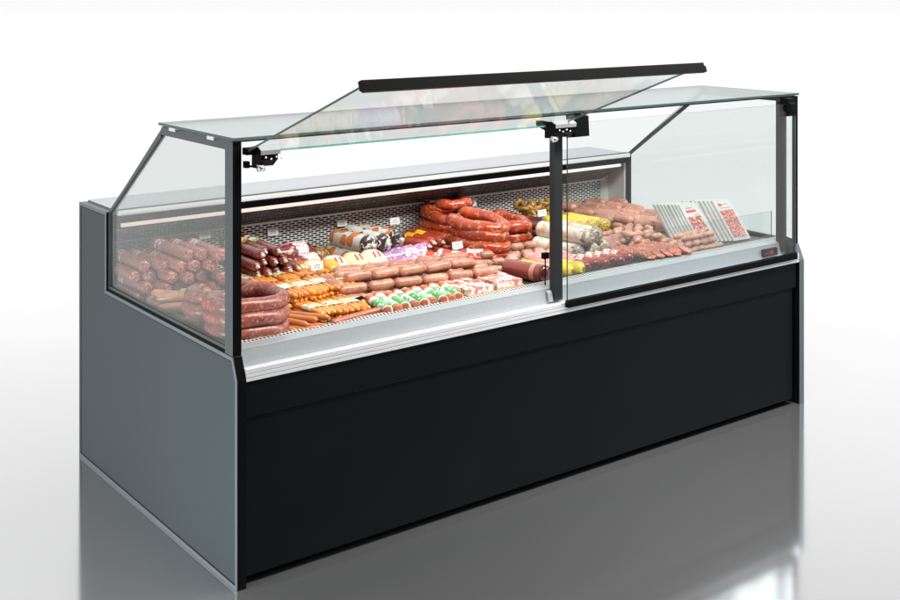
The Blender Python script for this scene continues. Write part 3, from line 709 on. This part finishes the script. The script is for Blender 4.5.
# L  big red rings
def rings(cx, cy, ax, ay, n, r, name, rz, dzl=.042, lean=0):
    ms = [loop_me('red_ring', ax * (1 + .04 * math.sin(k * 2.1)), ay * (1 + .03 * math.cos(k * 1.7)), r, 'ring', k + int(cx * 10), .004, .7) for k in range(n)]
    for k in range(n):
        put('sausage_ring', ms[k], (cx + J(.006) + lean * k, cy + J(.008), dz(cy) + r + dzl * k), '%s thick red sausage ring from the bottom of the %s stack' % (ORD[k], name), 'sausage', 'thick red sausage rings in the %s stack' % name, (R(J(3)), R(J(3)), R(rz + J(8))))
rings(1.258, .735, .100, .070, 4, .0205, 'rear left', -90, .0345, .002)
rings(1.262, .525, .062, .112, 3, .0225, 'tall centre', 8, .0375)
rings(1.432, .600, .062, .120, 3, .0235, 'rear right', -5, .0385)
# top centre ring leans over the stack
big = loop_me('red_ring', .062, .110, .0235, 'ring', 77, .004, .7)
put('sausage_ring', big, (1.256, .53, dz(.52) + .0225 + .0375 * 3), 'topmost thick red sausage ring tilted on the tall centre stack', 'sausage', 'thick red sausage rings in the tall centre stack', (R(6), R(-4), R(12)))
put('sausage_ring', loop_me('red_ring', .10, .07, .020, 'ring', 78, .004, .7), (1.305, .785, dz(.785) + .0205 + .0345 * 4), 'topmost thick red sausage ring of the rear left stack under a price card', 'sausage', 'thick red sausage rings in the rear left stack', (R(4), R(3), R(80)))
# M  green striped chubs
r = .0155; GC = [sausage_me('striped_chub', .155, r, k, seed=100 + i, nub=.0, flatend=True) for i, k in enumerate(('green', 'green2'))]
for i in range(9):
    put('striped_chub', GC[i % 2], (.575 + .0345 * i, .168 + J(.006), dz(.17) + r + .004), '%s green and white striped chub from the left along the front grille' % ORD[i], 'chub', 'green and white striped chubs in a front row', (R(3), R(J(30)), R(-9 + J(4))))
put('black_tray', slab_me('black_tray', .018, .028, .022, 'black'), (.548, .225, dz(.22)), 'small black packet with a gold patch left of the striped chubs', 'packet', None, (R(30), 0, R(20)), [('gold_patch', box_me('gold_patch', (-.008, -.012, .0222), (.008, .012, .0228), 'bacon_edge'), (0, 0, 0))])
# N  marbled slabs on tan trays
def bacon():
    bm = bmesh.new(); rg = random.Random(4)
    for i in range(3):
        for j in range(6):
            x0 = -.054 + i * .036; y0 = -.075 + j * .025
            h = .022 + rg.uniform(-.0015, .0015); box(bm, (x0, y0, .0), (x0 + .0345, y0 + .0242, h))
    return finish('bacon_block', bm, 'bacon', bevel=.003)
BN = bacon(); trayN = box_me('tray', (-.0565, -.078, -.010), (.0565, .078, .0035), 'bacon_edge', .002)
for i, (x, y, w) in enumerate(((.925, .175, 'left'), (1.062, .185, 'right'))):
    put('bacon_block', BN, (x, y, dz(y) + .0125), '%s block of pink marbled slices on a tan tray at the grille' % w, 'sliced meat', 'marbled slice blocks', (R(0), 0, R(3 - 4 * i)), [('tray', trayN, (0, 0, 0))])
# O  small pale links
OL = [sausage_me('cocktail_sausage', .052, .0135, 'link', bend=.2, seed=110 + i, endp=1., nub=.004) for i in range(3)]
spots = [(1.115, .315, 0), (1.167, .31, 0), (1.22, .305, 0), (1.13, .33, 1), (1.185, .325, 1), (1.238, .318, 1), (1.11, .29, 0), (1.155, .35, 0), (1.15, .345, 2)]
for i, (x, y, l) in enumerate(spots):
    put('cocktail_sausage', OL[i % 3], (x, y, dz(y) + .0135 + .0245 * l + (.004 if l == 0 else 0)), 'small pale cocktail sausage in the heap behind the marbled slices', 'sausage', 'small cocktail sausages behind the marbled slices', (R(J(8)), R(J(90)), R(-90 - 8 + J(14))))
for i, (x, y, l) in enumerate(((1.285, .36, 0), (1.338, .355, 0), (1.39, .35, 0), (1.30, .37, 1), (1.352, .365, 1), (1.405, .36, 1), (1.27, .345, 1), (1.32, .38, 2), (1.375, .372, 2))):
    put('cocktail_sausage', OL[i % 3], (x, y, dz(y) + .0135 + .0245 * l), 'small pale cocktail sausage in the heap before the rear right rings', 'sausage', 'small cocktail sausages before the rear right rings', (R(J(8)), R(J(90)), R(-90 - 8 + J(14))))
# P  maroon bologna, Q yellow chubs beside it
put('bologna', sausage_me('bologna', .20, .031, 'bolog', seed=120, nub=0, endp=.5, lump=.01), (1.203, .195, dz(.19) + .031), 'thick maroon bologna with a pale pink band at the front edge', 'sausage', None, (R(-2), 0, R(9)))
QC = sausage_me('yellow_chub', .18, .0245, 'yel2', seed=121, nub=.0, endp=.8, lump=.02)
for i in range(3):
    put('yellow_chub', QC, (1.266 + .053 * i, .205 - .006 * i, dz(.2) + .0245), '%s yellow chub with dark ends from the left beside the maroon bologna' % ORD[i], 'chub', 'yellow chubs with dark ends at the front edge', (R(-2), R(J(180)), R(9 + J(4))))
cutm = pillow_me('ham_slice', .030, .058, .009, 'cut')
for i in range(3):
    put('ham_slice', cutm, (1.292 + .053 * i, .235, dz(.22) + .054), '%s pink ham slice from the left lying on the yellow chubs' % ORD[i], 'ham slice', 'pink ham slices on yellow chubs', (R(10), R(-14), R(8 + J(10))))
# R  golden dried pieces, S dark dried sausages
for i in range(9):
    me = loop_me('dried_twist', .022 + .004 * (i % 3), .016 + .003 * (i % 2), .0105, 'curly', 200 + i, .006, .9) if i < 3 else bpy.data.meshes['dried_twist'] if i == 3 else me
    put('dried_twist', me, (1.655 + .036 * (i % 4) + J(.006), .70 + .035 * (i // 4) + J(.006), dz(.7) + .075 + .020 * (i // 3)), 'golden brown curled dried sausage in the heap by the back wall', 'sausage', 'golden curled dried sausages by the back wall', (R(J(40)), R(J(40)), R(J(180))))
SD = [sausage_me('dried_sausage', .25, .0145, 'dried', bend=.3, seed=130 + i, lump=.10) for i in range(2)]
k = 0
for l, n in enumerate((5, 4, 4)):
    for i in range(n):
        put('dried_sausage', SD[k % 2], (1.545 + .033 * i + .014 * l, .66 + J(.015), dz(.66) + .0145 + .026 * l), '%s dark dried sausage from the left in the %s layer beneath the curls' % (ORD[i], ('bottom', 'middle', 'top')[l]), 'sausage', 'dark dried sausages under the golden curls', (R(J(3)), 0, R(8 + J(6)))); k += 1
# T  white and orange chubs
r = .0315; TC = [sausage_me('white_chub', .25, r, 'wht', seed=140 + i, nub=.003, endp=.6, lump=.03) for i in range(2)]
for i, (x, y, l) in enumerate(((1.512, .375, 0), (1.576, .38, 0), (1.640, .385, 0), (1.544, .37, 1), (1.606, .378, 1))):
    put('white_chub', TC[i % 2], (x, y, dz(y) + r + l * .054), '%s white chub with orange print from the left, %s layer by the middle post' % (ORD[i if l == 0 else i - 3], ('lower', 'upper')[l]), 'chub', 'white chubs with orange print', (R(-1), R(J(180)), R(6 + J(3))), ())
# U  yellow chubs
r = .0265; UC = [sausage_me('yellow_film_chub', .23, r, 'yel', seed=150 + i, nub=.003, endp=.6, lump=.02) for i in range(2)]
for i, (x, y, l) in enumerate(((1.665, .52, 0), (1.719, .52, 0), (1.773, .52, 0), (1.820, .515, 0), (1.690, .525, 1), (1.744, .525, 1), (1.797, .52, 1))):
    put('yellow_film_chub', UC[i % 2], (x, y, dz(y) + r + l * .0455), '%s yellow film chub from the left, %s layer behind the white chubs' % (ORD[i if l == 0 else i - 4], ('lower', 'upper')[l]), 'chub', 'yellow film chubs', (R(-1), R(J(60)), R(4 + J(3))))
# V  red sausages with white bands
VB = sausage_me('banded_sausage', .16, .0195, 'thin', seed=161, nub=.004, endp=1.0); bandV = sleeve_me('label_band', -.015, .05, .0208, 'sal_band', 0, 360, 18)
M['vred'] = skin('bright_red_sausage', (.50, .06, .03), (.34, .03, .018), None, rough=.2, coat=.7, ends=(.068, (.14, .02, .015)))
VB.materials[0] = M['vred']
for i in range(6):
    put('banded_sausage', VB, (1.440 + .0415 * i, .215 - .002 * i, dz(.2) + .0195 + .004 * (i % 2)), '%s red sausage with a white label band from the left at the grille' % ORD[i], 'sausage', 'red sausages with white label bands', (R(-2), R(J(40)), R(8 + J(3))), [('label_band',) + bandV])
# W  ham halves
WH = pillow_me('ham_half', .036, .030, .013, 'ham')
for i, (x, y, w) in enumerate(((1.725, .325, 'left'), (1.795, .335, 'right'))):
    put('ham_half', WH, (x, y, dz(y) + .036), '%s grey-pink ham half behind the red speckled salami' % w, 'ham', 'grey-pink ham halves', (R(42), 0, R(14 * i - 6)))
put('orange_sausage', nug, (1.70, .40, dz(.4) + .012), 'small orange sausage between the yellow film chubs and the ham', 'sausage', None, (0, 0, R(50)))
# X  red speckled slabs
def xs_me(seed):
    bm = bmesh.new(); rg = random.Random(seed)
    for k in range(13):
        y = -.080 + .0125 * k
        bmesh.ops.create_cone(bm, cap_ends=True, segments=24, radius1=.027, radius2=.027, depth=.004, matrix=Matrix.Translation((rg.uniform(-.0025, .0025), y, .016 + rg.uniform(-.001, .001))) @ Matrix.Rotation(R(28 + rg.uniform(-4, 4)), 4, 'X'))
    return finish('sliced_salami', bm, 'slab', bevel=.0008)
XS = [xs_me(i) for i in range(2)]
for i in range(5):
    put('sliced_salami', XS[i % 2], (1.722 + .043 * i, .195 - .004 * i, dz(.2) + .012), '%s row of red speckled salami slices from the left at the grille' % ORD[i], 'sliced salami', 'rows of red speckled salami slices', (R(-3), R(J(10)), R(5 + J(3))))
# Y  peach sausages sloping down to the front at the far end
PS = [sausage_me('peach_sausage', .100 + .004 * i, .0178, 'peach', bend=.34 - .2 * i, seed=170 + i, endp=1.0, nub=.004) for i in range(4)]
cols = 8
for ly in range(2):
    for cidx in range(cols):
        for ri in range(6 - (ly == 0)):
            x = 1.905 + .0445 * cidx + .022 * ly + .004 * (ri % 2); y = .365 + .103 * ri - .022 * cidx + .04 * (cidx % 2)
            if ly == 0: y += .045
            if cidx < 2 and ri < 2: continue
            if y < .285 or x > 2.235 or (x < 2.02 and y < .44): continue
            if y > .80: continue
            z = dz(y) + .018 + .030 * ly + .050 * max(0, (y - .36))
            put('peach_sausage', PS[(cidx + ri + ly) % 4], (x + J(.006), y + J(.01), z + J(.003)), '%s peach sausage from the front in column %s of the %s sloping layer' % (ORD[ri], ('one', 'two', 'three', 'four', 'five', 'six', 'seven', 'eight')[cidx], ('lower', 'upper')[ly]), 'sausage', 'peach sausages heaped at the far end', (R(5 + J(4)), R(J(180)), R(14 + J(6))))
# Z  cocktail links: front heap, back heap, grille heap
LZ = [sausage_me('cocktail_sausage', .046 + .004 * i, .0118, 'link', bend=.35 - .2 * i, seed=180 + i, endp=1.0, nub=.004) for i in range(3)]
def heap(x0, nx, y0, ny, nl, label, group, skip):
    k = 0
    for l in range(nl):
        for r_ in range(ny - l):
            for c_ in range(nx - (l > 0)):
                k += 1
                if random.random() < skip: continue
                up = random.random() < .16
                x = x0 + .056 * c_ + .026 * ((r_ + l) % 2) + J(.005); y = y0 + .0265 * r_ + .013 * l + J(.003)
                z = dz(y) + .0122 + .0205 * l + (.008 if up else 0) + .04 * max(0, y - y0)
                put('cocktail_sausage', LZ[k % 3], (x, y, z), label, 'sausage', group, (R(J(10)), R(J(90)), R(J(25) if up else -82 + J(20))))
heap(1.81, 4, .225, 9, 3, 'small cocktail sausage in the heap in front of the peach sausages', 'cocktail sausages before the peach heap', .18)
heap(1.80, 3, .66, 6, 3, 'small cocktail sausage in the heap behind the yellow film chubs', 'cocktail sausages behind the yellow chubs', .15)
k = 0
for l, (n, xs) in enumerate(((6, 1.915), (5, 1.94), (4, 1.985))):
    for i in range(n):
        for d in range(2):
            x = xs + .0455 * i; y = .140 + .040 * d + .012 * l
            put('cocktail_sausage', LZ[k % 3], (x, y, dz(y) + .0118 + .0215 * l), '%s cocktail sausage in the %s layer, %s file, before the film packs' % (ORD[i], ('bottom', 'middle', 'top')[l], ('front', 'rear')[d]), 'sausage', 'cocktail sausages stacked before the film packs', (R(J(8)), R(J(90)), R(-80 + J(14)))); k += 1
# AA  film packs leaning back
def film_pack(w, h):
    bm = bmesh.new(); box(bm, (0, -.004, 0), (w, .004, h)); return finish('film_pack', bm, 'film', bevel=.002)
W_, H_ = .100, .188
FPK = film_pack(W_, H_); M['film_rim'] = simple('film_rim', (.10, .11, .11), .3)
def flat_me(name, rects, mat):
    bm = bmesh.new()
    for a0, z0, a1, z1 in rects: bm.faces.new([bm.verts.new(p) for p in ((a0, -.0048, z0), (a1, -.0048, z0), (a1, -.0048, z1), (a0, -.0048, z1))])
    return finish(name, bm, mat)
lab_red = flat_me('red_label', [(.022, .147, .075, .158)], 'packred'); lab_ink = flat_me('print_line', [(.03, .166, .062, .170), (.052, .134, .085, .137)], 'packink')
rimf = flat_me('sealed_rim', [(0.0005, .003, .0025, .185)], 'film_rim')
win1 = flat_me('meat_window', [(.012, .012, .088, .128)], 'window'); win2 = flat_me('meat_window', [(.012, .012, .088, .138)], 'window2')
dot2 = flat_me('red_label', [(.022, .157, .042, .170)], 'packred'); ink2 = flat_me('print_line', [(.02, .147, .082, .150), (.046, .163, .075, .166)], 'packink')
for si, (xs, ys, n, wn) in enumerate(((2.013, .250, 8, 'left'), (2.165, .235, 8, 'right'))):
    for i in range(n):
        x = xs + (.0115 if si == 0 else .0155) * i; y = ys - .0085 * i
        w = 'front' if i == n - 1 else ORD[i]
        lb = ('front white film pack of the %s fan showing its red meat window' % wn) if i == n - 1 else '%s white film pack from the left in the %s leaning fan' % (w, wn)
        kids = [('red_label', lab_red, (0, 0, 0)), ('print_line', lab_ink, (0, 0, 0)), ('meat_window', win1, (0, 0, 0)), ('sealed_rim', rimf, (0, 0, 0))] if si == 0 else [('red_label', dot2, (0, 0, 0)), ('print_line', ink2, (0, 0, 0)), ('meat_window', win2, (0, 0, 0)), ('sealed_rim', rimf, (0, 0, 0))]
        put('film_pack', FPK, (x, y, dz(y) + .003), lb, 'film pack', '%s fan of leaning white film packs' % wn, (R(-40 + J(.8)), 0, R(-3)), kids)
# price cards
def card(x, y, z, label, stem=0., w=.046, h=.026, rz=0, tilt=-12, raw=False):
    o = put('price_card', box_me('price_card', (-w / 2, -.001, -h / 2), (w / 2, .001, h / 2), 'card'), (x, y, z), label, 'price card', 'white price cards', (R(tilt), 0, R(rz)), raw=raw)
    bm = bmesh.new()
    for a0, z0, a1, z1 in ((-.010, .001, .010, .004), (-.013, -.006, -.004, -.0035), (-.001, -.006, .010, -.0035)): bm.faces.new([bm.verts.new(p) for p in ((a0, -.0016, z0), (a1, -.0016, z0), (a1, -.0016, z1), (a0, -.0016, z1))])
    link('print_line', finish('print_line', bm, 'ink'), o)
    if stem:
        link('stem', box_me('stem', (-.0035, -.0005, -h / 2 - stem), (.0035, .0015, -h / 2), 'stem'), o)
card(0.683, 1.050, 0.731, 'white price card on the slotted wall above the marbled meat', 0, raw=True)
card(0.988, 1.050, 0.730, 'white price card on the slotted wall above the orange-circle chubs', 0, raw=True)
card(1.205, 1.000, 0.720, 'white price card on a stem behind the red and yellow chubs', .055, raw=True)
card(.965, .55, .706, 'white price card in front of the red and yellow chubs', .03, rz=0)
card(.50, .42, .742, 'white price card between the orange packs and yellow cheese', .03)
card(1.620, 1.030, 0.744, 'white price card above the rear left ring stack', .06, raw=True)
card(1.118, .475, .722, 'white price card in front of the tall centre ring stack', .04)
card(1.767, 0.750, 0.727, 'white price card below the golden dried curls', .05, raw=True)
card(0.390, 1.020, 0.760, 'white price card behind the thin burgundy salami', .06, raw=True)

# ------------------------------------------------------------------ world, lamps, camera
w = bpy.data.worlds.new('World'); sc.world = w; w.use_nodes = True; t = w.node_tree; t.nodes.clear()
out = t.nodes.new('ShaderNodeOutputWorld'); bg = t.nodes.new('ShaderNodeBackground')
tc = t.nodes.new('ShaderNodeTexCoord'); dt = nd(t, 'ShaderNodeVectorMath'); dt.operation = 'DOT_PRODUCT'; dt.inputs[1].default_value = (.30, .92, .25)
t.links.new(tc.outputs['Generated'], dt.inputs[0])
mr = nd(t, 'ShaderNodeMapRange'); mr.interpolation_type = 'SMOOTHSTEP'
mr.inputs['From Min'].default_value = -.75; mr.inputs['From Max'].default_value = .05; mr.inputs['To Min'].default_value = .04; mr.inputs['To Max'].default_value = 1.36
t.links.new(dt.outputs['Value'], mr.inputs['Value']); t.links.new(mr.outputs[0], bg.inputs['Strength']); t.links.new(bg.outputs[0], out.inputs[0])
def area(name, loc, target, sx, sy, power, color=(1, 1, 1)):
    l = bpy.data.lights.new(name, 'AREA'); l.shape = 'RECTANGLE'; l.size = sx; l.size_y = sy; l.energy = power; l.color = color
    o = bpy.data.objects.new(name, l); col.objects.link(o); o.location = loc
    o.rotation_euler = (Vector(target) - Vector(loc)).to_track_quat('-Z', 'Y').to_euler(); return o
area('overhead_fill', (.62, -.72, 2.2), (.62, .6, .66), 1.15, .30, 54, (1, .89, .78))  # added fill from above; warm tint stands in for the lamp strip's light
area('overhead_fill', (1.85, -.72, 2.2), (1.85, .6, .66), 1.15, .30, 62, (1, .97, .94))  # added fill from above for the right half, in place of strip light
area('low_side_fill', (-1.25, .0, .32), (0, .35, .22), .6, .4, 30)  # added out-of-view fill, lightens the near side panel towards the front
area('far_side_fill', (4.4, -1.3, 2.1), (2.3, .05, .35), 1.0, .6, 30, (.90, .96, 1))  # added out-of-view fill, lightens the right end of the front panel
cam = bpy.data.cameras.new('camera'); co_ = bpy.data.objects.new('camera', cam); col.objects.link(co_)
co_.location = (-1.4984, -2.9431, 1.627); co_.rotation_euler = (R(90), 0, -.6471)
cam.sensor_width = 36; cam.lens = 1194.12 / 900 * 36; cam.shift_y = -(300 + 5.7566) / 900; cam.clip_end = 20000
sc.camera = co_
sc.render.engine = 'CYCLES'
sc.cycles.use_denoising = True; sc.cycles.transparent_max_bounces = 32; sc.cycles.max_bounces = 10; sc.cycles.glossy_bounces = 6
sc.cycles.sample_clamp_indirect = 6
sc.view_settings.view_transform = 'Standard'; sc.view_settings.look = 'None'; sc.view_settings.exposure = 0
